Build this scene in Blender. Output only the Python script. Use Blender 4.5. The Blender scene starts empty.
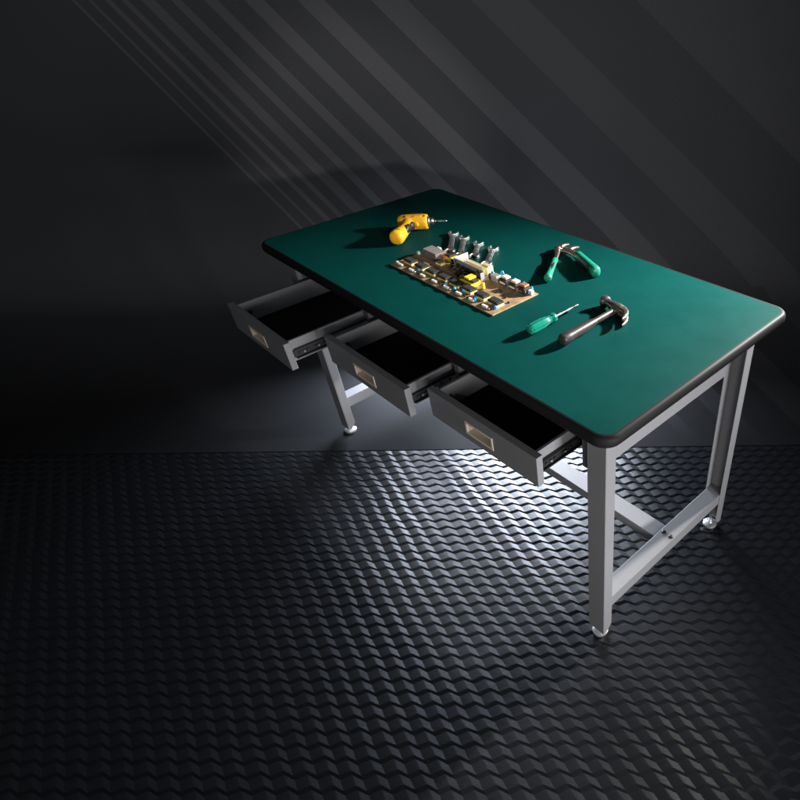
import bpy, bmesh, math, random
from mathutils import Vector, Matrix
R_ = math.radians
random.seed(7)
scene = bpy.context.scene
C = scene.collection

# ------------------------------------------------------------------ camera, light, exposure
cam_d = bpy.data.cameras.new("camera")
cam_d.sensor_fit = 'HORIZONTAL'
cam_d.sensor_width = 36.0
cam_d.lens = 36.0 * 604.85 / 800.0
cam_d.shift_x = -0.2247
cam_d.shift_y = 0.0539
cam_d.clip_start = 0.02
cam_d.clip_end = 100.0
CAM = Vector((1.3193, -1.0168, 1.5260))
AZ = R_(43.312)
cam = bpy.data.objects.new("camera", cam_d)
cam.location = CAM
cam.rotation_euler = (R_(49.752), R_(0.990), AZ)
C.objects.link(cam)
scene.camera = cam

world = bpy.data.worlds.new("World")
scene.world = world
world.use_nodes = True
bg = world.node_tree.nodes["Background"]
bg.inputs[0].default_value = (0.92, 0.96, 1.0, 1)
bg.inputs[1].default_value = 0.10

scene.view_settings.view_transform = 'Standard'
scene.view_settings.look = 'None'
scene.view_settings.exposure = 0.0
scene.view_settings.gamma = 1.0


def aim(o, target):
    d = Vector(target) - o.location
    o.rotation_euler = d.to_track_quat('-Z', 'Y').to_euler()


def spot(name, loc, target, power, angle, blend, radius, colour=(1, 1, 1)):
    l = bpy.data.lights.new(name, 'SPOT')
    l.energy = power
    l.spot_size = R_(angle)
    l.spot_blend = blend
    l.shadow_soft_size = radius
    l.color = colour
    o = bpy.data.objects.new(name, l)
    o.location = loc
    C.objects.link(o)
    aim(o, target)
    return o


def softbox(name, loc, target, power, sx, sy, colour=(1, 1, 1), spread=180):
    l = bpy.data.lights.new(name, 'AREA')
    l.shape = 'RECTANGLE'
    l.size = sx
    l.size_y = sy
    l.energy = power
    l.color = colour
    l.spread = R_(spread)
    o = bpy.data.objects.new(name, l)
    o.location = loc
    C.objects.link(o)
    aim(o, target)
    return o


# key from behind the bench's right rear corner, low: long crisp shadows towards the front
spot("key_lamp", (0.80, 1.25, 1.33), (0.48, 0.02, 1.06), 620, 80, 1.0, 0.035, (1.0, 0.98, 0.95))
# strip light to the right, level with the top: the ends of legs, rails and drawers
softbox("side_softbox", (2.35, -0.30, 0.62), (0.0, -0.25, 0.55), 13.0, 0.5, 0.5, (0.97, 0.97, 1.0), 95)
# weak front lamp on the drawer fronts
softbox("front_softbox", (2.05, -1.30, 0.75), (0.45, -0.35, 0.50), 5.4, 0.7, 0.7, (1, 0.99, 0.97), 110)
# added fill spot, narrow and low from the front right: brightens the tools' faces
spot("tool_fill", (2.6, -1.05, 1.28), (-0.20, 0.03, 0.90), 190, 17, 0.7, 0.06, (1.0, 0.98, 0.95))
# unseen area light added low behind the bench to make the woven floor's sheen
softbox("floor_sheen_fill", (-0.68, 0.50, 0.31), (0.02, -0.24, 0.0), 70, 1.0, 0.22, (0.76, 0.85, 1.0), 140)



# fill spot added off to the left to brighten the backdrop's lower left
spot("backdrop_fill", (-2.05, -2.3, 1.3), (-2.10, 0.80, 0.62), 7, 62, 1.0, 0.3, (0.96, 0.98, 1.0))


# ------------------------------------------------------------------ materials
def new_mat(name):
    m = bpy.data.materials.new(name)
    m.use_nodes = True
    nt = m.node_tree
    return m, nt, nt.nodes["Principled BSDF"]


def noise_bump(nt, bsdf, scale, strength, dist=0.001, detail=4):
    tc = nt.nodes.new("ShaderNodeTexCoord")
    n = nt.nodes.new("ShaderNodeTexNoise")
    n.inputs["Scale"].default_value = scale
    n.inputs["Detail"].default_value = detail
    b = nt.nodes.new("ShaderNodeBump")
    b.inputs["Strength"].default_value = strength
    b.inputs["Distance"].default_value = dist
    nt.links.new(tc.outputs["Object"], n.inputs["Vector"])
    nt.links.new(n.outputs["Fac"], b.inputs["Height"])
    nt.links.new(b.outputs["Normal"], bsdf.inputs["Normal"])
    return tc, n


def mat(name, col, rough=0.5, metal=0.0, spec=0.5, bump=None, vary=0.0, vscale=6.0, coat=0.0, trans=0.0, rvary=0.0):
    m, nt, b = new_mat(name)
    b.inputs["Base Color"].default_value = (*col, 1)
    b.inputs["Roughness"].default_value = rough
    b.inputs["Metallic"].default_value = metal
    b.inputs["Specular IOR Level"].default_value = spec
    b.inputs["Coat Weight"].default_value = coat
    b.inputs["Transmission Weight"].default_value = trans
    if bump:
        noise_bump(nt, b, bump[0], bump[1], bump[2])
    if vary or rvary:
        tc = nt.nodes.new("ShaderNodeTexCoord")
        n = nt.nodes.new("ShaderNodeTexNoise")
        n.inputs["Scale"].default_value = vscale
        n.inputs["Detail"].default_value = 6
        n.inputs["Roughness"].default_value = 0.65
        nt.links.new(tc.outputs["Object"], n.inputs["Vector"])
        if vary:
            mr = nt.nodes.new("ShaderNodeMapRange")
            mr.inputs["From Min"].default_value = 0.3
            mr.inputs["From Max"].default_value = 0.7
            mr.inputs["To Min"].default_value = 1 - vary
            mr.inputs["To Max"].default_value = 1 + vary
            mx = nt.nodes.new("ShaderNodeMix")
            mx.data_type = 'RGBA'
            mx.blend_type = 'MULTIPLY'
            mx.inputs["Factor"].default_value = 1.0
            mx.inputs["A"].default_value = (*col, 1)
            nt.links.new(n.outputs["Fac"], mr.inputs["Value"])
            nt.links.new(mr.outputs[0], mx.inputs["B"])
            nt.links.new(mx.outputs["Result"], b.inputs["Base Color"])
        if rvary:
            mr2 = nt.nodes.new("ShaderNodeMapRange")
            mr2.inputs["From Min"].default_value = 0.3
            mr2.inputs["From Max"].default_value = 0.7
            mr2.inputs["To Min"].default_value = max(0.02, rough - rvary)
            mr2.inputs["To Max"].default_value = rough + rvary
            nt.links.new(n.outputs["Fac"], mr2.inputs["Value"])
            nt.links.new(mr2.outputs[0], b.inputs["Roughness"])
    return m


M = {}
M['steel'] = mat("grey_powder_coat", (0.190, 0.190, 0.196), 0.50, 0, 0.4, (900, 0.25, 0.0006), 0.03, 4)
M['steel_dark'] = mat("dark_housing_coat", (0.085, 0.086, 0.089), 0.5, 0, 0.35, (900, 0.2, 0.0005))
M['liner'] = mat("black_drawer_mat", (0.006, 0.006, 0.006), 0.85, 0, 0.1, (400, 0.3, 0.0008))
M['green'] = mat("green_antistatic_laminate", (0.0012, 0.042, 0.0375), 0.58, 0, 0.03, (260, 0.12, 0.0008), 0.10, 7, rvary=0.05)
M['rubber'] = mat("black_edge_rubber", (0.010, 0.0095, 0.0095), 0.56, 0, 0.07, (500, 0.12, 0.0005))
M['slide'] = mat("black_slide_steel", (0.03, 0.03, 0.03), 0.38, 0.4, 0.5, (300, 0.2, 0.0006))
M['slide_bright'] = mat("zinc_slide_steel", (0.45, 0.44, 0.42), 0.35, 0.9)
M['cream'] = mat("cream_handle_plastic", (0.66, 0.57, 0.46), 0.45, 0, 0.4, None, 0.04, 20)
M['chrome'] = mat("polished_zinc", (0.80, 0.81, 0.82), 0.30, 0.85, rvary=0.06, vscale=40)
M['black'] = mat("black_plastic", (0.012, 0.012, 0.013), 0.42, 0, 0.5, (500, 0.2, 0.0005))
M['bolt'] = mat("black_oxide_bolt", (0.02, 0.02, 0.02), 0.35, 0.5)
M['yellow'] = mat("yellow_tool_plastic", (0.85, 0.40, 0.012), 0.40, 0, 0.45, (350, 0.12, 0.0005), 0.05, 25)
M['toolsteel'] = mat("worn_tool_steel", (0.55, 0.54, 0.52), 0.30, 1.0, 0.5, (120, 0.3, 0.0006), 0.12, 60, rvary=0.12)
M['wrench'] = mat("chrome_vanadium", (0.78, 0.78, 0.77), 0.36, 1.0, 0.5, (90, 0.25, 0.0006), 0.15, 50, rvary=0.1)
M['darksteel'] = mat("blackened_steel", (0.26, 0.23, 0.21), 0.34, 0.9, 0.5, (150, 0.4, 0.0007), 0.2, 60, rvary=0.1)
M['plier_steel'] = mat("nickel_plier_steel", (0.52, 0.43, 0.37), 0.33, 1.0, 0.5, (150, 0.3, 0.0006), 0.15, 70)
M['grip_green'] = mat("green_grip_vinyl", (0.006, 0.19, 0.11), 0.38, 0, 0.5, None, 0.06, 40)
M['grip_black'] = mat("black_hammer_rubber", (0.024, 0.020, 0.019), 0.42, 0, 0.5, (300, 0.35, 0.0008), 0.15, 60)
M['acetate'] = mat("translucent_green_acetate", (0.008, 0.22, 0.15), 0.14, 0, 0.5, None, 0.1, 60, 0.3, 0.35)
M['pcb'] = mat("tan_phenolic_board", (0.28, 0.19, 0.105), 0.55, 0, 0.35, (120, 0.4, 0.0008), 0.35, 34)
M['chip'] = mat("black_epoxy", (0.022, 0.021, 0.02), 0.5, 0, 0.4, (200, 0.3, 0.0005))
M['tape'] = mat("pale_yellow_tape", (0.72, 0.62, 0.26), 0.45, 0, 0.4)
M['tape_hot'] = mat("bright_yellow_tape", (0.80, 0.56, 0.03), 0.42, 0, 0.4)
M['orange'] = mat("orange_capacitor_film", (0.78, 0.42, 0.06), 0.4)
M['white'] = mat("white_nylon", (0.72, 0.68, 0.62), 0.5)
M['blue'] = mat("blue_capacitor_epoxy", (0.05, 0.38, 0.68), 0.35)
M['heatsink'] = mat("brushed_aluminium", (0.46, 0.445, 0.42), 0.42, 0.6, 0.5, (60, 0.25, 0.0005), 0.08, 40)
M['ferrite'] = mat("grey_ferrite", (0.13, 0.12, 0.113), 0.55, 0, 0.4, (150, 0.3, 0.0006), 0.1, 50)
M['copper'] = mat("copper_winding", (0.55, 0.22, 0.11), 0.4, 0.5)
M['khaki'] = mat("khaki_film", (0.42, 0.36, 0.20), 0.5)
M['pink'] = mat("pale_winding_tape", (0.66, 0.50, 0.42), 0.5)


def math_node(nt, op, a=None, b=None, c=None):
    n = nt.nodes.new("ShaderNodeMath")
    n.operation = op
    for i, v in enumerate((a, b, c)):
        if v is None:
            continue
        if isinstance(v, (int, float)):
            n.inputs[i].default_value = v
        else:
            nt.links.new(v, n.inputs[i])
    return n.outputs[0]


def carbon_material():
    m, nt, b = new_mat("woven_carbon_floor")
    tc = nt.nodes.new("ShaderNodeTexCoord")
    sp = nt.nodes.new("ShaderNodeSeparateXYZ")
    nt.links.new(tc.outputs["Object"], sp.inputs[0])
    # slight irregularity of the weave
    wn = nt.nodes.new("ShaderNodeTexNoise")
    wn.inputs["Scale"].default_value = 5.0
    wn.inputs["Detail"].default_value = 2
    nt.links.new(tc.outputs["Object"], wn.inputs["Vector"])
    wob = math_node(nt, 'MULTIPLY', math_node(nt, 'SUBTRACT', wn.outputs["Fac"], 0.5), 0.016)
    u = math_node(nt, 'ADD', sp.outputs[0], wob)
    v = math_node(nt, 'ADD', sp.outputs[1], wob)
    PU, PV = 0.055, 0.034
    row = math_node(nt, 'DIVIDE', v, PV)
    # asymmetric zigzag along the row: long rise, short fall
    q = math_node(nt, 'FRACT', math_node(nt, 'ADD', math_node(nt, 'DIVIDE', u, PU), math_node(nt, 'MULTIPLY', row, 0.40)))
    rise = math_node(nt, 'DIVIDE', q, 0.62)
    fall = math_node(nt, 'DIVIDE', math_node(nt, 'SUBTRACT', 1.0, q), 0.38)
    zig = math_node(nt, 'SMOOTH_MIN', rise, fall, 0.30)
    ph = math_node(nt, 'FRACT', math_node(nt, 'SUBTRACT', row, math_node(nt, 'MULTIPLY', zig, 0.36)))
    # height over one row: climbs to a rounded tow, drops sharply into the next
    up = math_node(nt, 'DIVIDE', ph, 0.30)
    dn = math_node(nt, 'DIVIDE', math_node(nt, 'SUBTRACT', 1.0, ph), 0.70)
    tow = math_node(nt, 'SMOOTH_MIN', up, dn, 0.25)
    # tow across u: each tile bulges a little
    bul = math_node(nt, 'MULTIPLY', math_node(nt, 'SINE', math_node(nt, 'MULTIPLY', q, math.pi)), 0.22)
    # fine fibre streaks, crossing directions on alternate tows
    sel = math_node(nt, 'GREATER_THAN', ph, 0.42)

    def streak(rot):
        mp = nt.nodes.new("ShaderNodeMapping")
        mp.inputs["Rotation"].default_value = (0, 0, R_(rot))
        mp.inputs["Scale"].default_value = (30, 600, 1)
        n = nt.nodes.new("ShaderNodeTexNoise")
        n.inputs["Scale"].default_value = 1.0
        n.inputs["Detail"].default_value = 3
        nt.links.new(tc.outputs["Object"], mp.inputs[0])
        nt.links.new(mp.outputs[0], n.inputs["Vector"])
        return n.outputs["Fac"]
    mixs = nt.nodes.new("ShaderNodeMix")
    nt.links.new(sel, mixs.inputs["Factor"])
    nt.links.new(streak(32), mixs.inputs[2])
    nt.links.new(streak(-40), mixs.inputs[3])
    fib = mixs.outputs[0]
    h = math_node(nt, 'ADD', math_node(nt, 'ADD', tow, bul), math_node(nt, 'MULTIPLY', fib, 0.10))
    bp = nt.nodes.new("ShaderNodeBump")
    bp.inputs["Strength"].default_value = 1.0
    bp.inputs["Distance"].default_value = 0.0036
    nt.links.new(h, bp.inputs["Height"])
    nt.links.new(bp.outputs["Normal"], b.inputs["Normal"])
    cr = nt.nodes.new("ShaderNodeValToRGB")
    cr.color_ramp.elements[0].color = (0.003, 0.0032, 0.0037, 1)
    cr.color_ramp.elements[1].color = (0.010, 0.0107, 0.0125, 1)
    nt.links.new(fib, cr.inputs[0])
    nt.links.new(cr.outputs[0], b.inputs["Base Color"])
    rr = nt.nodes.new("ShaderNodeMapRange")
    rr.inputs["To Min"].default_value = 0.31
    rr.inputs["To Max"].default_value = 0.44
    nt.links.new(fib, rr.inputs[0])
    nt.links.new(rr.outputs[0], b.inputs["Roughness"])
    b.inputs["Specular IOR Level"].default_value = 0.12
    return m


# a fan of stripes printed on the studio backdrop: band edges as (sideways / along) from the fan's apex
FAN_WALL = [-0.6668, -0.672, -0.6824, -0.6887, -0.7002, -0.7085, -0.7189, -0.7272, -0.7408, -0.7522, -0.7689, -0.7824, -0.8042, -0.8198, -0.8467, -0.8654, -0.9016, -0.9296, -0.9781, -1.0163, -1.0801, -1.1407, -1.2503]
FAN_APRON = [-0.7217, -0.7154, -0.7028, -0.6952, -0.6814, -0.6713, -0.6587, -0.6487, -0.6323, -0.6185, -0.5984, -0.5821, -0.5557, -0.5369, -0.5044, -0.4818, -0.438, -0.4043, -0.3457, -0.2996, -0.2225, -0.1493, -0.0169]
WALL_V, COVE = 3.2, 0.32
APRON_V = 1.775


def backdrop_material():
    m, nt, b = new_mat("printed_backdrop_paper")
    tc = nt.nodes.new("ShaderNodeTexCoord")
    sp = nt.nodes.new("ShaderNodeSeparateXYZ")
    nt.links.new(tc.outputs["Object"], sp.inputs[0])
    U, V, Z = sp.outputs[0], sp.outputs[1], sp.outputs[2]

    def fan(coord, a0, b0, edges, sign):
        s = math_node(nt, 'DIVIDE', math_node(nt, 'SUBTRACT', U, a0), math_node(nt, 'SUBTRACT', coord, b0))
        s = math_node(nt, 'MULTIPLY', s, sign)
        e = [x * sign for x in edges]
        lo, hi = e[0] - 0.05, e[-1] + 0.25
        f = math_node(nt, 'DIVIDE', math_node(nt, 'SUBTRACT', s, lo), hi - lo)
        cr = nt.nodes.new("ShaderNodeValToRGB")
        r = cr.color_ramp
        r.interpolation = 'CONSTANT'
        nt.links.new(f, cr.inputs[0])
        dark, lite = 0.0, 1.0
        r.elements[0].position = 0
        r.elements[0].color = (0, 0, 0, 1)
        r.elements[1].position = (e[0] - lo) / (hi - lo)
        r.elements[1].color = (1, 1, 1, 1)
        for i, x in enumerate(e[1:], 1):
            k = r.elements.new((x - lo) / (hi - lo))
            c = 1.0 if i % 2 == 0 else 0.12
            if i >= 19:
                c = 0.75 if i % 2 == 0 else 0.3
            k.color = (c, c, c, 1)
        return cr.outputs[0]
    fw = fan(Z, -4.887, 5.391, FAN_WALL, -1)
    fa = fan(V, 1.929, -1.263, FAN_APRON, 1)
    isw = math_node(nt, 'GREATER_THAN', V, WALL_V - COVE * 0.5)
    mx = nt.nodes.new("ShaderNodeMix")
    nt.links.new(isw, mx.inputs["Factor"])
    # the apron's stripes stop short of its front edge
    stop = nt.nodes.new("ShaderNodeMapRange")
    stop.inputs["From Min"].default_value = 1.80
    stop.inputs["From Max"].default_value = 1.95
    nt.links.new(V, stop.inputs[0])
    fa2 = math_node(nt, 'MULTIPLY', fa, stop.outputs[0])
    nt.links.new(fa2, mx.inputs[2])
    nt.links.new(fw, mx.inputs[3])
    n = nt.nodes.new("ShaderNodeTexNoise")
    n.inputs["Scale"].default_value = 140
    n.inputs["Detail"].default_value = 5
    nt.links.new(tc.outputs["Object"], n.inputs["Vector"])
    cr = nt.nodes.new("ShaderNodeValToRGB")
    cr.color_ramp.elements[0].color = (*BACK_DARK, 1)
    cr.color_ramp.elements[1].color = (*BACK_LITE, 1)
    nt.links.new(mx.outputs[0], cr.inputs[0])
    gm = nt.nodes.new("ShaderNodeMapRange")
    gm.inputs["To Min"].default_value = 0.8
    gm.inputs["To Max"].default_value = 1.2
    nt.links.new(n.outputs["Fac"], gm.inputs[0])
    mul = nt.nodes.new("ShaderNodeMix")
    mul.data_type = 'RGBA'
    mul.blend_type = 'MULTIPLY'
    mul.inputs["Factor"].default_value = 1
    shade_fade = nt.nodes.new("ShaderNodeMapRange")  # shade put into the paper's colour, darkening the apron towards its front edge
    shade_fade.interpolation_type = 'SMOOTHSTEP'
    shade_fade.inputs["From Min"].default_value = 1.80
    shade_fade.inputs["From Max"].default_value = 3.10
    shade_fade.inputs["To Min"].default_value = 0.11
    nt.links.new(V, shade_fade.inputs[0])
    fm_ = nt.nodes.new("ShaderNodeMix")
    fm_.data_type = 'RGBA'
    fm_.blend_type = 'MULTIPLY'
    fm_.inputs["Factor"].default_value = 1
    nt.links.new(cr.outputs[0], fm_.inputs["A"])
    nt.links.new(shade_fade.outputs[0], fm_.inputs["B"])
    nt.links.new(fm_.outputs["Result"], mul.inputs["A"])
    nt.links.new(gm.outputs[0], mul.inputs["B"])
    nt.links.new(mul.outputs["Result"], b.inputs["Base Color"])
    b.inputs["Roughness"].default_value = 0.9
    b.inputs["Specular IOR Level"].default_value = 0.1
    return m


BACK_DARK = (0.052, 0.053, 0.057)
BACK_LITE = (0.092, 0.092, 0.096)
M['carbon'] = carbon_material()
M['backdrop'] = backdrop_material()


# ------------------------------------------------------------------ mesh helpers
class MB:
    def __init__(self):
        self.v, self.f = [], []

    def add(self, verts, faces):
        o = len(self.v)
        self.v += [tuple(p) for p in verts]
        self.f += [tuple(i + o for i in f) for f in faces]
        return self

    def box(self, x0, x1, y0, y1, z0, z1, mtx=None):
        vs = [Vector((x, y, z)) for z in (z0, z1) for y in (y0, y1) for x in (x0, x1)]
        if mtx:
            vs = [mtx @ p for p in vs]
        return self.add(vs, [(0, 2, 3, 1), (4, 5, 7, 6), (0, 1, 5, 4), (2, 6, 7, 3), (0, 4, 6, 2), (1, 3, 7, 5)])

    def prism(self, poly, a0, a1, axis='z', mtx=None):
        """poly in the plane across the axis (x,y for z; y,z for x; x,z for y)"""
        def P(p, a):
            q = {'z': (p[0], p[1], a), 'x': (a, p[0], p[1]), 'y': (p[0], a, p[1])}[axis]
            q = Vector(q)
            return mtx @ q if mtx else q
        n = len(poly)
        vs = [P(p, a0) for p in poly] + [P(p, a1) for p in poly]
        fs = [tuple(range(n))[::-1], tuple(range(n, 2 * n))]
        fs += [(i, (i + 1) % n, n + (i + 1) % n, n + i) for i in range(n)]
        return self.add(vs, fs)

    def sweep(self, pts, rad, n=20, up=(0, 0, 1), power=2.0, cap=True, flute=0, fl=0.0):
        """tube through pts; rad = [(half width, half height)] or floats; power>2 squares the section"""
        pts = [Vector(p) for p in pts]
        up = Vector(up)
        vs, fs = [], []
        for i, p in enumerate(pts):
            a = pts[max(i - 1, 0)]
            b = pts[min(i + 1, len(pts) - 1)]
            d = (b - a).normalized()
            s = d.cross(up)
            if s.length < 1e-4:
                s = d.cross(Vector((1, 0, 0)))
            s.normalize()
            t = s.cross(d).normalized()
            r = rad[i]
            rw, rh = (r, r) if isinstance(r, (int, float)) else r
            for k in range(n):
                an = 2 * math.pi * k / n
                c, sn = math.cos(an), math.sin(an)
                g = (abs(c) ** power + abs(sn) ** power) ** (-1 / power)
                if flute:
                    g *= 1 - fl * (0.5 + 0.5 * math.cos(flute * an))
                vs.append(p + s * (c * g * rw) + t * (sn * g * rh))
        for i in range(len(pts) - 1):
            for k in range(n):
                a, b = i * n + k, i * n + (k + 1) % n
                fs.append((a, b, b + n, a + n))
        if cap:
            fs.append(tuple(range(n))[::-1])
            fs.append(tuple(range((len(pts) - 1) * n, len(pts) * n)))
        return self.add(vs, fs)

    def build(self, name, m, parent=None, bevel=0.0, seg=2, angle=35, loc=None):
        me = bpy.data.meshes.new(name)
        me.from_pydata(self.v, [], self.f)
        bm = bmesh.new()
        bm.from_mesh(me)
        bmesh.ops.recalc_face_normals(bm, faces=bm.faces)
        bm.to_mesh(me)
        bm.free()
        me.materials.append(m)
        me.shade_smooth()
        me.set_sharp_from_angle(angle=R_(angle))
        o = bpy.data.objects.new(name, me)
        C.objects.link(o)
        if parent:
            o.parent = parent
        if loc:
            o.location = loc
        if bevel:
            bv = o.modifiers.new("bevel", 'BEVEL')
            bv.width = bevel
            bv.segments = seg
            bv.limit_method = 'ANGLE'
            bv.angle_limit = R_(40)
            bv.harden_normals = True
        return o


def thing(name, label, cat, loc=(0, 0, 0), rz=0.0, group=None):
    o = bpy.data.objects.new(name, None)
    o.empty_display_size = 0.05
    C.objects.link(o)
    o.location = loc
    o.rotation_euler = (0, 0, rz)
    o['label'] = label
    o['category'] = cat
    if group:
        o['group'] = group
    return o


def rrect(hx, hy, r, n=8):
    out = []
    for cx, cy, a0 in ((hx - r, hy - r, 0), (-hx + r, hy - r, 90), (-hx + r, -hy + r, 180), (hx - r, -hy + r, 270)):
        for k in range(n + 1):
            a = R_(a0 + 90 * k / n)
            out.append((cx + r * math.cos(a), cy + r * math.sin(a)))
    return out


# ------------------------------------------------------------------ setting
RZ = Matrix.Rotation(AZ, 4, 'Z')
floor_mb = MB()
floor_mb.add([(-9, -6, 0), (9, -6, 0), (9, 7, 0), (-9, 7, 0)], [(0, 1, 2, 3)])
fl = floor_mb.build("floor", M['carbon'], loc=(CAM.x, CAM.y, 0))
fl.rotation_euler = (0, 0, AZ)
fl['kind'] = 'structure'

prof = [(APRON_V, 0.0015), (2.2, 0.0015), (2.6, 0.0015), (WALL_V - COVE, 0.0015)]
for k in range(1, 13):
    a = R_(90 * k / 12)
    prof.append((WALL_V - COVE + COVE * math.sin(a), 0.0015 + COVE * (1 - math.cos(a))))
prof += [(WALL_V, 1.2), (WALL_V, 2.6)]
back = MB()
U0, U1 = -6.0, 4.5
outer = [(v, z) for v, z in prof]
n = len(outer)
vs = [(U0, v, z) for v, z in outer] + [(U1, v, z) for v, z in outer] + [(U0, v + 0.0012, z - 0.0012) for v, z in outer] + [(U1, v + 0.0012, z - 0.0012) for v, z in outer]
fs = [(i, i + 1, n + i + 1, n + i) for i in range(n - 1)]
fs += [(2 * n + i, 3 * n + i, 3 * n + i + 1, 2 * n + i + 1) for i in range(n - 1)]
fs += [(0, n, 3 * n, 2 * n), (n - 1, 3 * n - 1, 4 * n - 1, 2 * n - 1)]
back.add(vs, fs)
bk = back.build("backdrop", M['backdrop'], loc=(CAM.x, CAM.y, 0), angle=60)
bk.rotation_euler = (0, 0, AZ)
bk['kind'] = 'structure'

# ------------------------------------------------------------------ workbench
H = 0.784
HX, HY = 0.75, 0.356
XO = 0.703                       # outer face of the leg frames
LW, LD = 0.055, 0.033            # leg channel: width, depth
YF, YR = -0.304, 0.279           # front face of front legs, back face of rear legs
bench = thing("workbench", "grey steel workbench with green top, black rubber edge and three open drawers", "workbench")

MB().prism(rrect(HX - 0.012, HY - 0.012, 0.030, 10), H - 0.029, H).build("tabletop", M['green'], bench, 0.0008, 1)

edge = MB()
PROF = [(-0.003, H - 0.0006), (0.002, H - 0.0002), (0.0065, H - 0.0016), (0.0100, H - 0.0050), (0.0120, H - 0.0100), (0.0124, H - 0.0160),
        (0.0115, H - 0.0225), (0.0085, H - 0.0275), (0.004, H - 0.0300), (-0.02, H - 0.0305)]
rings = [rrect(HX - 0.012 + d, HY - 0.012 + d, max(0.030 + d, 0.008), 10) for d, z in PROF]
m_ = len(rings[0])
ev = [(x, y, PROF[i][1]) for i, r in enumerate(rings) for x, y in r]
ef = []
for i in range(len(PROF)):
    j = (i + 1) % len(PROF)
    for k in range(m_):
        ef.append((i * m_ + k, i * m_ + (k + 1) % m_, j * m_ + (k + 1) % m_, j * m_ + k))
edge.add(ev, ef)
edge.build("edging", M['rubber'], bench, angle=50)


def leg(sx, front):
    """channel leg, web at the outside end, open towards the middle of the bench"""
    mb = MB()
    t = 0.0028
    xo, xi = sx * XO, sx * (XO - LW)
    x0, x1 = min(xo, xi), max(xo, xi)
    zt, zb = H - 0.031, 0.028
    if front:
        ya, yb, s = YF, YF + LD, 1
    else:
        ya, yb, s = YR, YR - LD, -1
    y0, y1 = sorted((ya, ya + s * t))
    mb.box(x0, x1, y0, y1, zb, zt)
    fl_ = [(ya + s * t, zb), (ya + s * LD * 0.45, zb), (yb, zb + 0.020), (yb, zt), (ya + s * t, zt)]
    for xa in (x0, x1 - t):
        mb.prism(fl_, xa, xa + t, 'x')
    o = mb.build("leg", M['steel'], bench, 0.0012, 2)
    cx, cy = (x0 + x1) / 2, (ya + yb) / 2
    ft = MB()
    pr = [(0.0150, 0.0), (0.0215, 0.0012), (0.0232, 0.0055), (0.0222, 0.0100), (0.0160, 0.0130), (0.0085, 0.0150), (0.0085, 0.0190), (0.0055, 0.0195), (0.0055, 0.055)]
    ft.sweep([(cx, cy, z) for r, z in pr], [r for r, z in pr], 28, up=(0, 1, 0))
    ft.build("leveling_foot", M['chrome'], o, angle=40)
    return o


for sx in (-1, 1):
    for fr in (True, False):
        leg(sx, fr)


def channel_bar(x0, x1, y0, y1, z0, z1, t, along):
    """pressed channel open at the bottom"""
    mb = MB()
    mb.box(x0, x1, y0, y1, z1 - t, z1)
    if along == 'y':
        mb.box(x0, x0 + t, y0, y1, z0, z1 - t)
        mb.box(x1 - t, x1, y0, y1, z0, z1 - t)
    else:
        mb.box(x0, x1, y0, y0 + t, z0, z1 - t)
        mb.box(x0, x1, y1 - t, y1, z0, z1 - t)
    return mb


CBZ0, CBZ1 = 0.124, 0.166
for sx in (-1, 1):
    a, b = sorted((sx * (XO - LW + 0.0032), sx * (XO - 0.0032)))
    o = MB().box(a, b, YF + 0.0030, YR - 0.0030, CBZ0, CBZ1).build("crossbar", M['steel'], bench, 0.0015, 2)
    for k in (0, 1):
        bx = sx * (0.664 + 0.026 * k)
        bt = MB()
        bt.sweep([(bx, 0.006, CBZ1 + z) for z in (0.0002, 0.0008, 0.0035, 0.0045)], [0.0062, 0.0068, 0.0062, 0.0045], 16, up=(0, 1, 0))
        bt.build("bolt", M['bolt'], o)
    # top rail under the end of the top
    a, b = sorted((sx * (XO - 0.040), sx * (XO - 0.0004)))
    MB().box(a, b, YF + LD + 0.0004, 0.148, 0.664, H - 0.032).build("top_rail", M['steel'], bench, 0.0012, 2)
channel_bar(-(XO - LW + 0.0028), XO - LW + 0.0028, -0.022, 0.034, 0.130, 0.163, 0.0025, 'x').build("stretcher", M['steel'], bench, 0.0010, 2)

# housing: carcass hung under the top
hs = MB()
HZ0, HZ1 = 0.604, H - 0.032
HYF, HYB = -0.288, 0.215
walls = [(-0.6495, -0.6470), (-0.2655, -0.2455), (0.1640, 0.1840), (0.6190, 0.6410)]
for xa, xb in walls:
    hs.box(xa, xb, HYF, HYB, HZ0, HZ1 - 0.0012)
hs.box(-0.6495, 0.6410, HYB, HYB + 0.0015, HZ0, HZ1 - 0.0012)
hs.box(-0.6495, 0.6410, HYF + 0.004, HYB, HZ1 - 0.0010, HZ1 - 0.0002)
for i in range(3):
    hs.box(walls[i][1] + 0.0004, walls[i + 1][0] - 0.0004, HYF + 0.006, HYF + 0.030, HZ1 - 0.012, HZ1 - 0.0014)
hs.build("drawer_housing", M['steel_dark'], bench, 0.0008, 1)

FZ0, FZ1 = 0.587, 0.671
FT = 0.018
SEEN = [(-0.6440, -0.2756, -0.5364), (-0.2358, 0.1570, -0.4358), (0.1911, 0.5832, -0.3923)]


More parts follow.
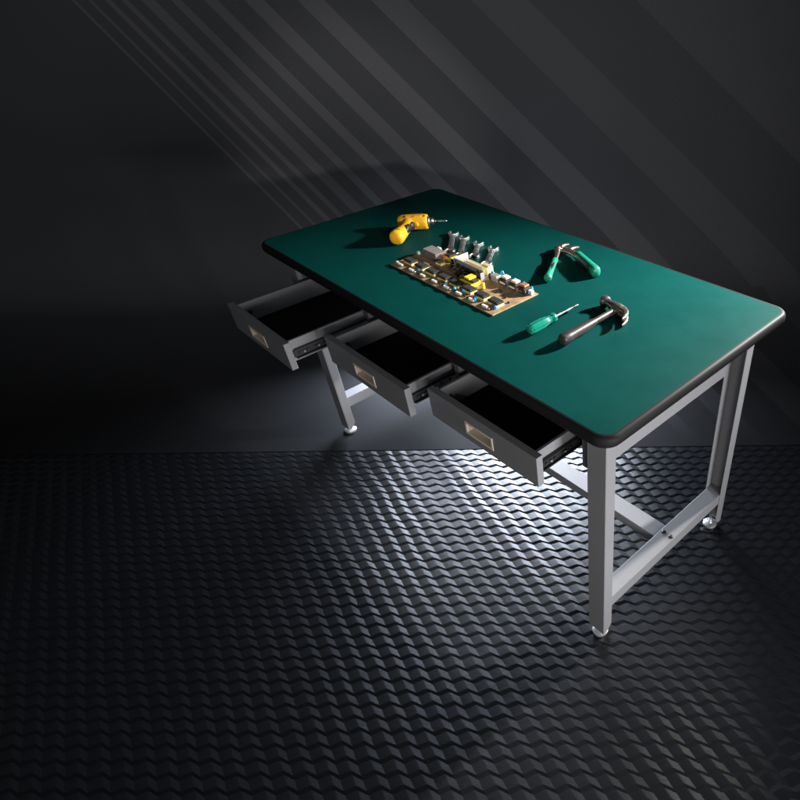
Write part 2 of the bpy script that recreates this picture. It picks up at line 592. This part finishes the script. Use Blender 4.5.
def drawer(xl, xr, yf):
    d = MB()
    yb = yf + 0.43
    ta, tb = xl + 0.014, xr - 0.020
    z0, z1 = 0.600, 0.665
    w = 0.0075
    # folded tray: sides with a rolled top, bottom, back
    d.box(ta, ta + w, yf + FT + 0.0003, yb, z0, z1)
    d.box(tb - w, tb, yf + FT + 0.0003, yb, z0, z1)
    d.box(ta + w, tb - w, yb - w, yb, z0, z1)
    d.box(ta + w, tb - w, yf + FT + 0.0003, yb - w, z0, z0 + 0.0015)
    tray = d.build("drawer", M['steel'], bench, 0.0010, 2)
    MB().box(ta + w + 0.0003, tb - w - 0.0003, yf + FT + 0.0006, yb - w - 0.0003, z0 + 0.0018, z0 + 0.0036).build("drawer_liner", M['liner'], tray)
    # front panel with the opening for the handle
    cx, cz = (xl + xr) / 2 - 0.002, 0.627
    hx, hz = 0.0445, 0.0135
    o_ = [(xl, FZ0), (xr, FZ0), (xr, FZ1), (xl, FZ1)]
    i_ = [(cx - hx, cz - hz), (cx + hx, cz - hz), (cx + hx, cz + hz), (cx - hx, cz + hz)]
    p = MB()
    vs = [(x, yf, z) for x, z in o_] + [(x, yf, z) for x, z in i_] + [(x, yf + FT, z) for x, z in o_] + [(x, yf + FT, z) for x, z in i_]
    fs = []
    for k in range(4):
        j = (k + 1) % 4
        fs += [(k, j, 4 + j, 4 + k), (8 + k, 12 + k, 12 + j, 8 + j), (k, 8 + k, 8 + j, j), (4 + k, 4 + j, 12 + j, 12 + k)]
    p.add(vs, fs)
    p.build("drawer_front", M['steel'], tray, 0.0010, 2)
    # cream cup handle: rim proud of the panel, cup inside
    h = MB()
    ro = [(cx - hx - 0.0055, cz - hz - 0.0055), (cx + hx + 0.0055, cz - hz - 0.0055), (cx + hx + 0.0055, cz + hz + 0.0055), (cx - hx - 0.0055, cz + hz + 0.0055)]
    e = 0.0008
    ri = [(cx - hx + e, cz - hz + e), (cx + hx - e, cz - hz + e), (cx + hx - e, cz + hz - e), (cx - hx + e, cz + hz - e)]
    rb = [(cx - hx + 0.002, cz - hz + 0.002), (cx + hx - 0.002, cz - hz + 0.002), (cx + hx - 0.002, cz + hz - 0.001), (cx - hx + 0.002, cz + hz - 0.001)]
    loops = [[(x, yf - 0.0004, z) for x, z in ro], [(x, yf - 0.0026, z) for x, z in ro], [(x, yf - 0.0026, z) for x, z in ri], [(x, yf + 0.0155, z) for x, z in rb]]
    vs = [q for l in loops for q in l]
    fs = []
    for a in range(3):
        for k in range(4):
            j = (k + 1) % 4
            fs.append((4 * a + k, 4 * a + j, 4 * a + 4 + j, 4 * a + 4 + k))
    fs.append((12, 13, 14, 15))
    h.add(vs, fs)
    h.build("recessed_handle", M['cream'], tray, 0.0008, 2, angle=30)
    # telescopic slide on each side
    for s, x in ((-1, ta), (1, tb)):
        xa, xb = sorted((x + s * 0.0004, x + s * 0.0105))
        sl = MB()
        za, zb_ = 0.609, 0.638
        y1 = -0.02
        ys = yf + FT + 0.006
        xm = x + s * 0.0045
        x0, x1 = sorted((x + s * 0.0004, xm))
        sl.box(x0, x1, ys, y1, za + 0.004, zb_ - 0.004)
        x0, x1 = sorted((x + s * 0.0006, x + s * 0.0105))
        sl.box(x0, x1, ys + 0.004, y1, zb_ - 0.0035, zb_)
        sl.box(x0, x1, ys + 0.004, y1, za, za + 0.0035)
        for q in range(5):
            yy = ys + 0.016 + q * 0.026
            sl.sweep([(xm + s * 0.0002, yy, 0.6235), (xm + s * 0.0042, yy, 0.6235)], [0.0042, 0.0032], 12)
        so = sl.build("slide_rail", M['slide'], tray, 0.0005, 1)
        if s > 0:
            for q, rr in ((0.030, 0.0042), (0.074, 0.0036)):
                rv = MB()
                rv.sweep([(xm + 0.0046, ys + q, 0.6235), (xm + 0.0068, ys + q, 0.6235)], [rr, rr * 0.6], 14)
                rv.build("slide_rivet", M['slide_bright'], tray)
    # cam screw inside the left wall
    sc = MB()
    xs = ta + w
    yy, zz = yf + FT + 0.030, 0.632
    sc.sweep([(xs + 0.0002, yy, zz), (xs + 0.004, yy, zz), (xs + 0.006, yy, zz)], [0.0062, 0.0058, 0.003], 16)
    sc.build("screw", M['black'], tray)
    return tray


for a in SEEN:
    drawer(*a)

# ------------------------------------------------------------------ drill
DR0 = Vector((-0.479, 0.007, H))
dr = thing("electric_drill", "yellow pistol grip drill with a long bit, lying on the green top", "drill", DR0, R_(45.5))
zc = 0.0245
b = MB()
pr = [(-0.001, 0.012), (0.001, 0.0175), (0.005, 0.0205), (0.014, 0.0222), (0.030, 0.0232), (0.060, 0.0236), (0.080, 0.0236), (0.089, 0.0232), (0.0945, 0.0220), (0.0965, 0.019), (0.0968, 0.011)]
b.sweep([(x, 0, zc) for x, r in pr], [(r, r * 0.98) for x, r in pr], 32, power=2.5)
gp = [((0.036, -0.008), 0.019), ((0.036, -0.022), 0.0195), ((0.0355, -0.034), 0.0165), ((0.034, -0.050), 0.0160), ((0.031, -0.070), 0.0172), ((0.0275, -0.090), 0.0190),
      ((0.0240, -0.106), 0.0205), ((0.0215, -0.116), 0.0222), ((0.0195, -0.127), 0.0222), ((0.0183, -0.1355), 0.0212), ((0.0178, -0.1395), 0.017), ((0.0176, -0.1415), 0.006)]
b.sweep([(p[0], p[1], zc) for p, r in gp], [(r, min(r * 0.98, 0.0238)) for p, r in gp], 28, power=2.3)
# guard bump ahead of the trigger
b.sweep([(0.058, -0.016, zc), (0.064, -0.024, zc), (0.068, -0.0285, zc)], [0.011, 0.008, 0.003], 14)
b.build("drill_body", M['yellow'], dr, angle=50)
t = MB()
t.sweep([(0.0965, 0, zc), (0.101, 0, zc), (0.104, 0, zc), (0.112, 0, zc), (0.116, 0, zc)], [0.0165, 0.0165, 0.0125, 0.0118, 0.008], 24)
t.build("chuck", M['darksteel'], dr)
t = MB()
t.sweep([(0.116, 0, zc), (0.122, 0, zc), (0.123, 0, zc), (0.156, 0, zc), (0.159, 0, zc)], [0.005, 0.005, 0.0034, 0.0034, 0.0012], 14)
t.build("drill_bit", M['toolsteel'], dr)
t = MB()
t.sweep([(0.047, -0.026, zc), (0.052, -0.031, zc), (0.052, -0.040, zc), (0.048, -0.046, zc)], [(0.0075, 0.0125)] * 4, 12)
t.build("trigger", M['black'], dr)
t = MB()
t.sweep([(0.050, -0.058, zc + 0.004), (0.047, -0.066, zc + 0.006), (0.044, -0.080, zc + 0.006), (0.043, -0.094, zc + 0.003)], [(0.003, 0.006), (0.0085, 0.0125), (0.0085, 0.0130), (0.003, 0.006)], 14)
t.build("grip_pad", M['black'], dr)
t = MB()
t.box(0.036, 0.080, 0.012, 0.0185, zc + 0.0125, zc + 0.0232)
t.build("battery_window", M['black'], dr, 0.003, 3)
t = MB()
t.sweep([(0.026, -0.012, zc + 0.0195), (0.026, -0.012, zc + 0.0238)], [0.005, 0.0042], 14, up=(0, 1, 0))
t.build("housing_screw", M['black'], dr)
t = MB()
t.sweep([(0.0885, -0.010, zc + 0.0185), (0.0885, -0.010, zc + 0.0228)], [0.0032, 0.0028], 14, up=(0, 1, 0))
t.build("housing_screw", M['black'], dr)
t = MB()
t.box(0.056, 0.080, -0.0140, -0.0075, zc + 0.017, zc + 0.0243)
t.build("rating_plate", M['orange'], dr, 0.0012, 2)

for dy, dz_ in ((-0.128, 0.0150), (-0.119, 0.0195)):
    t = MB()
    t.sweep([(0.0345, dy, zc + dz_ - 0.004), (0.030, dy - 0.001, zc + dz_ + 0.001), (0.020, dy - 0.002, zc + dz_ + 0.0042)], [(0.0011, 0.0016)] * 3, 8)
    t.build("vent_slot", M['black'], dr)

# ------------------------------------------------------------------ wrenches


def wrench_outline(r, notch, rot, ccw=True):
    pts = []
    a0 = 38
    for k in range(25):
        a = R_(a0 + (360 - 2 * a0) * k / 24 + rot)
        rr = r * (1.0 if 3 < k < 21 else 1.08)
        pts.append((rr * math.cos(a), rr * math.sin(a)))
    for x, y in ((0.15 * r, -notch), (-0.30 * r, -notch * 0.75), (-0.30 * r, notch * 0.75), (0.15 * r, notch)):
        c, s = math.cos(R_(rot)), math.sin(R_(rot))
        pts.append((x * c - y * s, x * s + y * c))
    return pts


def wrench(p0, p1, r, label):
    a, bb = Vector((*p0, H)), Vector((*p1, H))
    L = (bb - a).length
    ang = math.atan2(bb.y - a.y, bb.x - a.x)
    w = thing("open_end_wrench", label, "wrench", a, ang, "double open-ended wrenches laid side by side behind the circuit board")
    z0, z1 = 0.0004, 0.0105
    for px, rot in ((r, 180 - 15), (L - r, -15)):
        MB().prism(wrench_outline(r, r * 0.60, rot), z0, z1, 'z', Matrix.Translation((px, 0, 0))).build("jaw", M['wrench'], w, 0.0012, 2)
    hw = r * 0.46
    s = MB()
    n_ = 9
    pts = []
    for k in range(n_):
        x = 1.55 * r + (L - 3.1 * r) * k / (n_ - 1)
        e = abs(2 * k / (n_ - 1) - 1)
        pts.append((x, hw * (1 + 0.30 * e ** 3)))
    poly = [(x, -y) for x, y in pts] + [(x, y) for x, y in reversed(pts)]
    s.prism(poly, 0.0022, 0.0088)
    # raised panel along the shank
    s.prism([(pts[1][0], -hw * 0.55), (pts[-2][0], -hw * 0.55), (pts[-2][0], hw * 0.55), (pts[1][0], hw * 0.55)], 0.0086, 0.0097)
    s.build("shank", M['wrench'], w, 0.0010, 2)
    return w


wrench((-0.316, 0.104), (-0.189, -0.010), 0.0165, "steel open-ended wrench at the left end of the row, just right of the yellow drill")
wrench((-0.262, 0.106), (-0.142, -0.008), 0.0160, "steel open-ended wrench second from the yellow drill")
wrench((-0.190, 0.106), (-0.105, 0.016), 0.0155, "short silver open-ended wrench third from the yellow drill, behind the pale heatsink")
wrench((-0.124, 0.111), (-0.034, 0.003), 0.0160, "bright silver open-ended wrench at the right end of the row, farthest from the drill")

# ------------------------------------------------------------------ circuit board
BO = Vector((-0.261, -0.171, H))
BL, BD = 0.465, 0.160
pcb = thing("circuit_board", "tan circuit board crowded with black, yellow and blue electronic components", "circuit board", BO, R_(-0.4))
BT = 0.0042
MB().box(0, BL, 0, BD, 0.0006, BT).build("board", M['pcb'], pcb, 0.0006, 1)


def bp_(a, b_):
    return a * BL, b_ * BD


for i in range(8):       # flat transformers along the front edge
    x, y = bp_(0.055 + 0.1183 * i, 0.20)
    x -= 0.004
    o = MB().box(x, x + 0.040, y, y + 0.0235, BT + 0.0062, BT + 0.0125).build("flat_transformer", M['chip'], pcb, 0.0010, 1)
    tp = MB()
    tp.box(x + 0.0005, x + 0.0395, y + 0.0006, y + 0.0229, BT + 0.0002, BT + 0.0060)
    tp.build("winding_tape", M['tape'], o)
    wd = MB()
    for q in range(4):
        wd.box(x + 0.006 + q * 0.008, x + 0.0095 + q * 0.008, y + 0.004, y + 0.0195, BT + 0.0124, BT + 0.0138)
    wd.build("core_rib", M['chip'], o)
    # white connector in front of it
    cx, cy = bp_(0.075 + 0.1183 * i, 0.085)
    cx -= 0.012
    c = MB().box(cx, cx + 0.021, cy - 0.003, cy + 0.004, BT + 0.0002, BT + 0.0062)
    if i % 3 == 1:
        c.box(cx + 0.025, cx + 0.030, cy - 0.002, cy + 0.003, BT + 0.0002, BT + 0.004)
    c.build("connector", M['white'], pcb, 0.0008, 1)
    k = MB()
    kx = cx + (0.030 if i % 2 else -0.012)
    k.box(kx, kx + 0.007, cy + 0.000, cy + 0.005, BT + 0.0002, BT + 0.0035)
    k.build("small_diode", M['chip'], pcb, 0.0006, 1)


def blob(a, b_, r, m, name, h=None, z=BT):
    x, y = bp_(a, b_)
    t_ = MB()
    h = h or r * 1.7
    t_.sweep([(x, y, z + q * h) for q in (0.0, 0.12, 0.35, 0.6, 0.85, 0.97, 1.0)], [(r * g, r * 0.62 * g) for g in (0.35, 0.75, 0.98, 1.0, 0.75, 0.4, 0.1)], 14, up=(0, 1, 0))
    return t_.build(name, m, pcb)


for a, b_ in ((0.225, 0.17), (0.515, 0.14), (0.60, 0.14), (0.655, 0.20), (0.785, 0.17), (0.80, 0.11), (0.955, 0.17), (0.43, 0.24)):
    blob(a, b_, 0.0062, M['blue'], "blue_capacitor", 0.0085)


def block(name, a, b_, sx, sy, sz, m, z=BT + 0.0002, bev=0.0012, parent=None):
    x, y = bp_(a, b_)
    return MB().box(x - sx / 2, x + sx / 2, y - sy / 2, y + sy / 2, z, z + sz).build(name, m, parent or pcb, bev, 2)


# rear left: grey power transformer with fins, white posts, yellow coils
o = block("power_transformer", 0.115, 0.74, 0.066, 0.034, 0.020, M['ferrite'])
x, y = bp_(0.115, 0.74)
fm = MB()
for q in range(7):
    fm.box(x - 0.029 + q * 0.0085, x - 0.025 + q * 0.0085, y - 0.0165, y + 0.0165, BT + 0.0202, BT + 0.0222)
fm.build("core_rib", M['ferrite'], o)
block("white_post", 0.012, 0.60, 0.008, 0.008, 0.010, M['white'])
block("white_post", 0.070, 0.955, 0.016, 0.007, 0.012, M['white'])
block("white_post", 0.030, 0.10, 0.010, 0.006, 0.007, M['white'])
o = block("coil", 0.245, 0.86, 0.036, 0.026, 0.013, M['tape_hot'])
block("core_rib", 0.245, 0.86, 0.022, 0.028, 0.006, M['chip'], BT + 0.0136, 0.001, o)
block("coil", 0.205, 0.80, 0.014, 0.020, 0.016, M['copper'])
o = block("flat_transformer", 0.245, 0.60, 0.026, 0.016, 0.006, M['tape'])
block("core_rib", 0.245, 0.60, 0.020, 0.011, 0.002, M['chip'], BT + 0.0064, 0.0004, o)
blob(0.305, 0.76, 0.007, M['chip'], "black_capacitor", 0.017)
blob(0.330, 0.68, 0.006, M['chip'], "black_capacitor", 0.013)
blob(0.30, 0.92, 0.006, M['orange'], "orange_capacitor", 0.012)

# heatsink: L plate with holes in front of the rear half
x0, y0 = bp_(0.365, 0.665)
x1, _ = bp_(0.655, 0.665)
_, y2 = bp_(0.365, 0.985)
hk = MB()
hk.box(x0, x1, y0, y0 + 0.0028, BT + 0.0002, BT + 0.033)
hk.box(x0, x0 + 0.0028, y0 + 0.0029, y2, BT + 0.0002, BT + 0.034)
hk.box(x1 - 0.0028, x1, y0 - 0.011, y0 - 0.0001, BT + 0.0002, BT + 0.029)
hkb = hk.build("heatsink", M['heatsink'], pcb, 0.0008, 2)
for q, (dx, zz) in enumerate(((0.018, 0.017), (0.043, 0.016), (0.066, 0.016), (0.088, 0.015))):
    tm = MB()
    tm.box(x0 + dx, x0 + dx + 0.014, y0 - 0.0052, y0 - 0.0002, BT + zz - 0.008, BT + zz + 0.006)
    tm.build("power_transistor", M['chip'], pcb, 0.0006, 1)
for dx, zz in ((0.012, 0.027), (0.110, 0.025)):
    hole = MB()
    hole.sweep([(x0 + dx, y0 - 0.0001, BT + zz), (x0 + dx, y0 - 0.0022, BT + zz)], [0.0034, 0.0030], 14)
    hole.build("screw", M['bolt'], hkb)
# wires from the transistors
for dx in (0.022, 0.040, 0.060, 0.078):
    wr = MB()
    wr.sweep([(x0 + dx, y0 - 0.004, BT + 0.014), (x0 + dx - 0.003, y0 - 0.012, BT + 0.017), (x0 + dx - 0.006, y0 - 0.020, BT + 0.010), (x0 + dx - 0.007, y0 - 0.023, BT + 0.0004)], [0.0013] * 4, 8)
    wr.build("component_lead", M['chip'], pcb)

# big yellow transformer and orange capacitor in front of the heatsink
o = block("yellow_transformer", 0.610, 0.46, 0.050, 0.034, 0.013, M['tape_hot'])
block("core_rib", 0.610, 0.46, 0.056, 0.020, 0.006, M['chip'], BT + 0.0134, 0.001, o)
block("winding_tape", 0.617, 0.46, 0.022, 0.026, 0.005, M['tape_hot'], BT + 0.0196, 0.001, o)
blob(0.522, 0.46, 0.0058, M['heatsink'], "silver_capacitor", 0.013)
block("orange_capacitor", 0.717, 0.49, 0.010, 0.008, 0.018, M['orange'], bev=0.002)
blob(0.47, 0.50, 0.006, M['chip'], "black_capacitor", 0.012)
blob(0.43, 0.54, 0.006, M['copper'], "orange_capacitor", 0.010)

# rear right: khaki film bar and row of chokes
block("film_capacitor", 0.46, 0.93, 0.070, 0.014, 0.015, M['khaki'])
o = block("film_capacitor", 0.575, 0.93, 0.026, 0.022, 0.024, M['tape'])
block("core_rib", 0.575, 0.93, 0.028, 0.014, 0.003, M['khaki'], BT + 0.0244, 0.001, o)
blob(0.635, 0.90, 0.007, M['blue'], "blue_capacitor", 0.018)
blob(0.655, 0.80, 0.008, M['chip'], "black_capacitor", 0.020)
block("relay", 0.690, 0.84, 0.026, 0.018, 0.018, M['heatsink'])
blob(0.690, 0.99, 0.007, M['blue'], "blue_capacitor", 0.022)
for a, m2 in ((0.765, 'pink'), (0.850, 'pink'), (0.925, 'copper')):
    o = block("choke", a, 0.87, 0.030, 0.024, 0.016, M['chip'])
    block("winding_tape", a, 0.89, 0.021, 0.018, 0.006, M[m2], BT + 0.0164, 0.002, o)
    block("core_rib", a, 0.80, 0.022, 0.003, 0.006, M['white' if a < 0.9 else 'ferrite'], BT + 0.004, 0.0006, o)
blob(0.805, 0.985, 0.0055, M['blue'], "blue_capacitor", 0.017)
blob(0.885, 0.985, 0.0055, M['blue'], "blue_capacitor", 0.018)
blob(0.955, 0.97, 0.0055, M['blue'], "blue_capacitor", 0.015)
blob(0.892, 0.80, 0.007, M['ferrite'], "black_capacitor", 0.015)
blob(0.955, 0.80, 0.0065, M['chip'], "black_capacitor", 0.014)
block("white_post", 0.975, 0.90, 0.014, 0.010, 0.011, M['white'])
for a, b_ in ((0.93, 0.30), (0.90, 0.52), (0.96, 0.44), (0.82, 0.62), (0.14, 0.44), (0.36, 0.40)):
    block("small_diode", a, b_, 0.008, 0.004, 0.003, M['chip'], bev=0.0006)

# ------------------------------------------------------------------ pliers
PJ = Vector((0.052, 0.216, H))
pl = thing("pliers", "green handled pliers lying wide open near the back edge of the green top", "pliers", PJ)


def rel(x, y, z=0.0):
    return (x - PJ.x, y - PJ.y, z)


zc = 0.0125
hd = MB()
hd.sweep([rel(0.052, 0.216, z) for z in (0.004, 0.005, 0.018, 0.019)], [0.0125, 0.0135, 0.0135, 0.0125], 24, up=(0, 1, 0))
hd.sweep([rel(0.052, 0.216, z) for z in (0.019, 0.0215, 0.0225)], [0.006, 0.0058, 0.004], 16, up=(0, 1, 0))
# arms to the two handles
hd.sweep([rel(0.054, 0.208, zc), rel(0.070, 0.192, zc), rel(0.086, 0.173, zc), rel(0.101, 0.152, zc)], [(0.010, 0.006), (0.0075, 0.0055), (0.006, 0.005), (0.006, 0.005)], 14, power=3)
hd.sweep([rel(0.056, 0.219, zc), rel(0.080, 0.228, zc), rel(0.108, 0.224, zc), rel(0.140, 0.211, zc)], [(0.013, 0.0062), (0.0135, 0.006), (0.011, 0.0055), (0.0085, 0.005)], 14, power=3)
hd.build("pliers_head", M['plier_steel'], pl, angle=45)
for pts in ([rel(0.048, 0.224, zc), rel(0.042, 0.240, zc), rel(0.046, 0.254, zc), rel(0.052, 0.262, zc)],
            [rel(0.080, 0.232, zc), rel(0.078, 0.246, zc), rel(0.082, 0.258, zc), rel(0.089, 0.267, zc)]):
    MB().sweep(pts, [(0.0085, 0.006), (0.0075, 0.006), (0.0060, 0.0055), (0.0028, 0.004)], 14, power=3).build("jaw", M['plier_steel'], pl, angle=45)
h1 = MB()
h1.sweep([rel(0.097, 0.157, zc), rel(0.099, 0.154, zc), rel(0.112, 0.136, zc), rel(0.132, 0.108, zc), rel(0.152, 0.080, zc), rel(0.166, 0.060, zc), rel(0.1705, 0.0535, zc), rel(0.172, 0.0515, zc)],
         [(0.007, 0.006), (0.0095, 0.008), (0.0085, 0.0085), (0.0085, 0.009), (0.0092, 0.0098), (0.0115, 0.0118), (0.0108, 0.011), (0.006, 0.007)], 20)
o = h1.build("handle", M['grip_green'], pl, angle=60)
MB().sweep([rel(0.115, 0.136, zc + 0.0052), rel(0.133, 0.111, zc + 0.0062), rel(0.150, 0.087, zc + 0.0064)], [(0.003, 0.002), (0.0048, 0.004), (0.003, 0.0025)], 12).build("grip_inlay", M['black'], o)
zr = 0.0165
h2 = MB()
h2.sweep([rel(0.131, 0.2145, zr), rel(0.134, 0.2135, zr), rel(0.150, 0.207, zr), rel(0.180, 0.1945, zr), rel(0.215, 0.180, zr), rel(0.242, 0.1685, zr), rel(0.250, 0.165, zr), rel(0.254, 0.1635, zr)],
         [(0.009, 0.009), (0.0135, 0.013), (0.0122, 0.0140), (0.0125, 0.0145), (0.0130, 0.0150), (0.0142, 0.0158), (0.0138, 0.0150), (0.009, 0.010)], 22, power=2.6)
h2.sweep([rel(0.140, 0.222, zr), rel(0.1415, 0.2265, zr + 0.001)], [(0.006, 0.008), (0.004, 0.006)], 12)
o = h2.build("handle", M['grip_green'], pl, angle=60)
ip = MB()
ip.sweep([rel(0.166, 0.1895, zr + 0.003), rel(0.170, 0.187, zr + 0.003), rel(0.200, 0.1745, zr + 0.003), rel(0.224, 0.1645, zr + 0.003), rel(0.228, 0.163, zr + 0.003)],
         [(0.004, 0.005), (0.0055, 0.0085), (0.0055, 0.009), (0.0055, 0.0085), (0.004, 0.005)], 14, power=4)
ip.build("grip_inlay", M['black'], o)

# ------------------------------------------------------------------ screwdriver
SD = Vector((0.343, -0.178, H))
sd = thing("screwdriver", "screwdriver with a translucent green fluted handle, left of the hammer", "screwdriver", SD, R_(90.5))
zc = 0.0142
pr = [(0.0, 0.006), (0.001, 0.0095), (0.004, 0.0122), (0.010, 0.0138), (0.024, 0.0142), (0.044, 0.0138), (0.056, 0.0122), (0.066, 0.0100), (0.074, 0.0098), (0.079, 0.0118), (0.084, 0.0124), (0.089, 0.0108), (0.092, 0.0070)]
xs = []
for i in range(len(pr) - 1):
    for k in range(3):
        f = k / 3
        xs.append((pr[i][0] * (1 - f) + pr[i + 1][0] * f, pr[i][1] * (1 - f) + pr[i + 1][1] * f))
xs.append(pr[-1])
MB().sweep([(x, 0, zc) for x, r in xs], [r for x, r in xs], 48, flute=8, fl=0.14).build("handle", M['acetate'], sd, angle=60)
MB().sweep([(0.0915, 0, zc), (0.096, 0, zc), (0.097, 0, zc), (0.160, 0, zc), (0.164, 0, zc), (0.171, 0, zc), (0.1725, 0, zc)],
           [0.0052, 0.0050, 0.0034, 0.0034, 0.0038, 0.0040, 0.0022], 16).build("blade", M['toolsteel'], sd)

# ------------------------------------------------------------------ claw hammer
HB = Vector((0.4345, -0.158, H))
hm = thing("claw_hammer", "claw hammer with a dark rubber grip lying near the right end of the green top", "hammer", HB)


def hr(x, y, z):
    return (x - HB.x, y - HB.y, z)


zc = 0.0140
MB().sweep([hr(0.4348, -0.159, zc), hr(0.4347, -0.1575, zc), hr(0.4345, -0.153, zc), hr(0.434, -0.135, zc), hr(0.4335, -0.110, zc), hr(0.433, -0.085, zc), hr(0.4325, -0.062, zc), hr(0.432, -0.046, zc)],
           [(0.008, 0.008), (0.0125, 0.0125), (0.0148, 0.0138), (0.0135, 0.0130), (0.0122, 0.0120), (0.0125, 0.0122), (0.0108, 0.0108), (0.0092, 0.0095)], 24, power=2.3).build("grip", M['grip_black'], hm, angle=50)
MB().sweep([hr(0.432, -0.0465, zc), hr(0.4318, -0.030, zc), hr(0.4315, -0.005, zc), hr(0.431, 0.030, zc)], [(0.0078, 0.0080), (0.0072, 0.0078), (0.0070, 0.0078), (0.0078, 0.0085)], 18, power=2.6).build("neck", M['darksteel'], hm)
hd = MB()
zh = 0.0148
# striking face, neck of the poll, cheek
hd.sweep([hr(0.374, 0.0560, zh), hr(0.3755, 0.0558, zh), hr(0.386, 0.0545, zh), hr(0.389, 0.0540, zh), hr(0.394, 0.0525, zh), hr(0.404, 0.0500, zh), hr(0.414, 0.0475, zh), hr(0.428, 0.0450, zh), hr(0.440, 0.0435, zh), hr(0.447, 0.0425, zh)],
         [0.0120, 0.0142, 0.0142, 0.0122, 0.0095, 0.0095, 0.0125, 0.0142, 0.0138, 0.0125], 24, power=2.4)
# two claws, curving back towards the handle
for dz in (-0.0072, 0.0072):
    hd.sweep([hr(0.438, 0.0440, zh + dz * 0.8), hr(0.452, 0.0415, zh + dz * 0.9), hr(0.466, 0.0345, zh + dz), hr(0.477, 0.0225, zh + dz * 1.1), hr(0.484, 0.0080, zh + dz * 1.15), hr(0.4865, -0.002, zh + dz * 1.2)],
             [(0.0125, 0.0058), (0.0105, 0.0056), (0.0085, 0.0052), (0.0065, 0.0048), (0.0042, 0.0042), (0.0014, 0.0034)], 16, power=3)
hd.build("hammer_head", M['darksteel'], hm, angle=45)
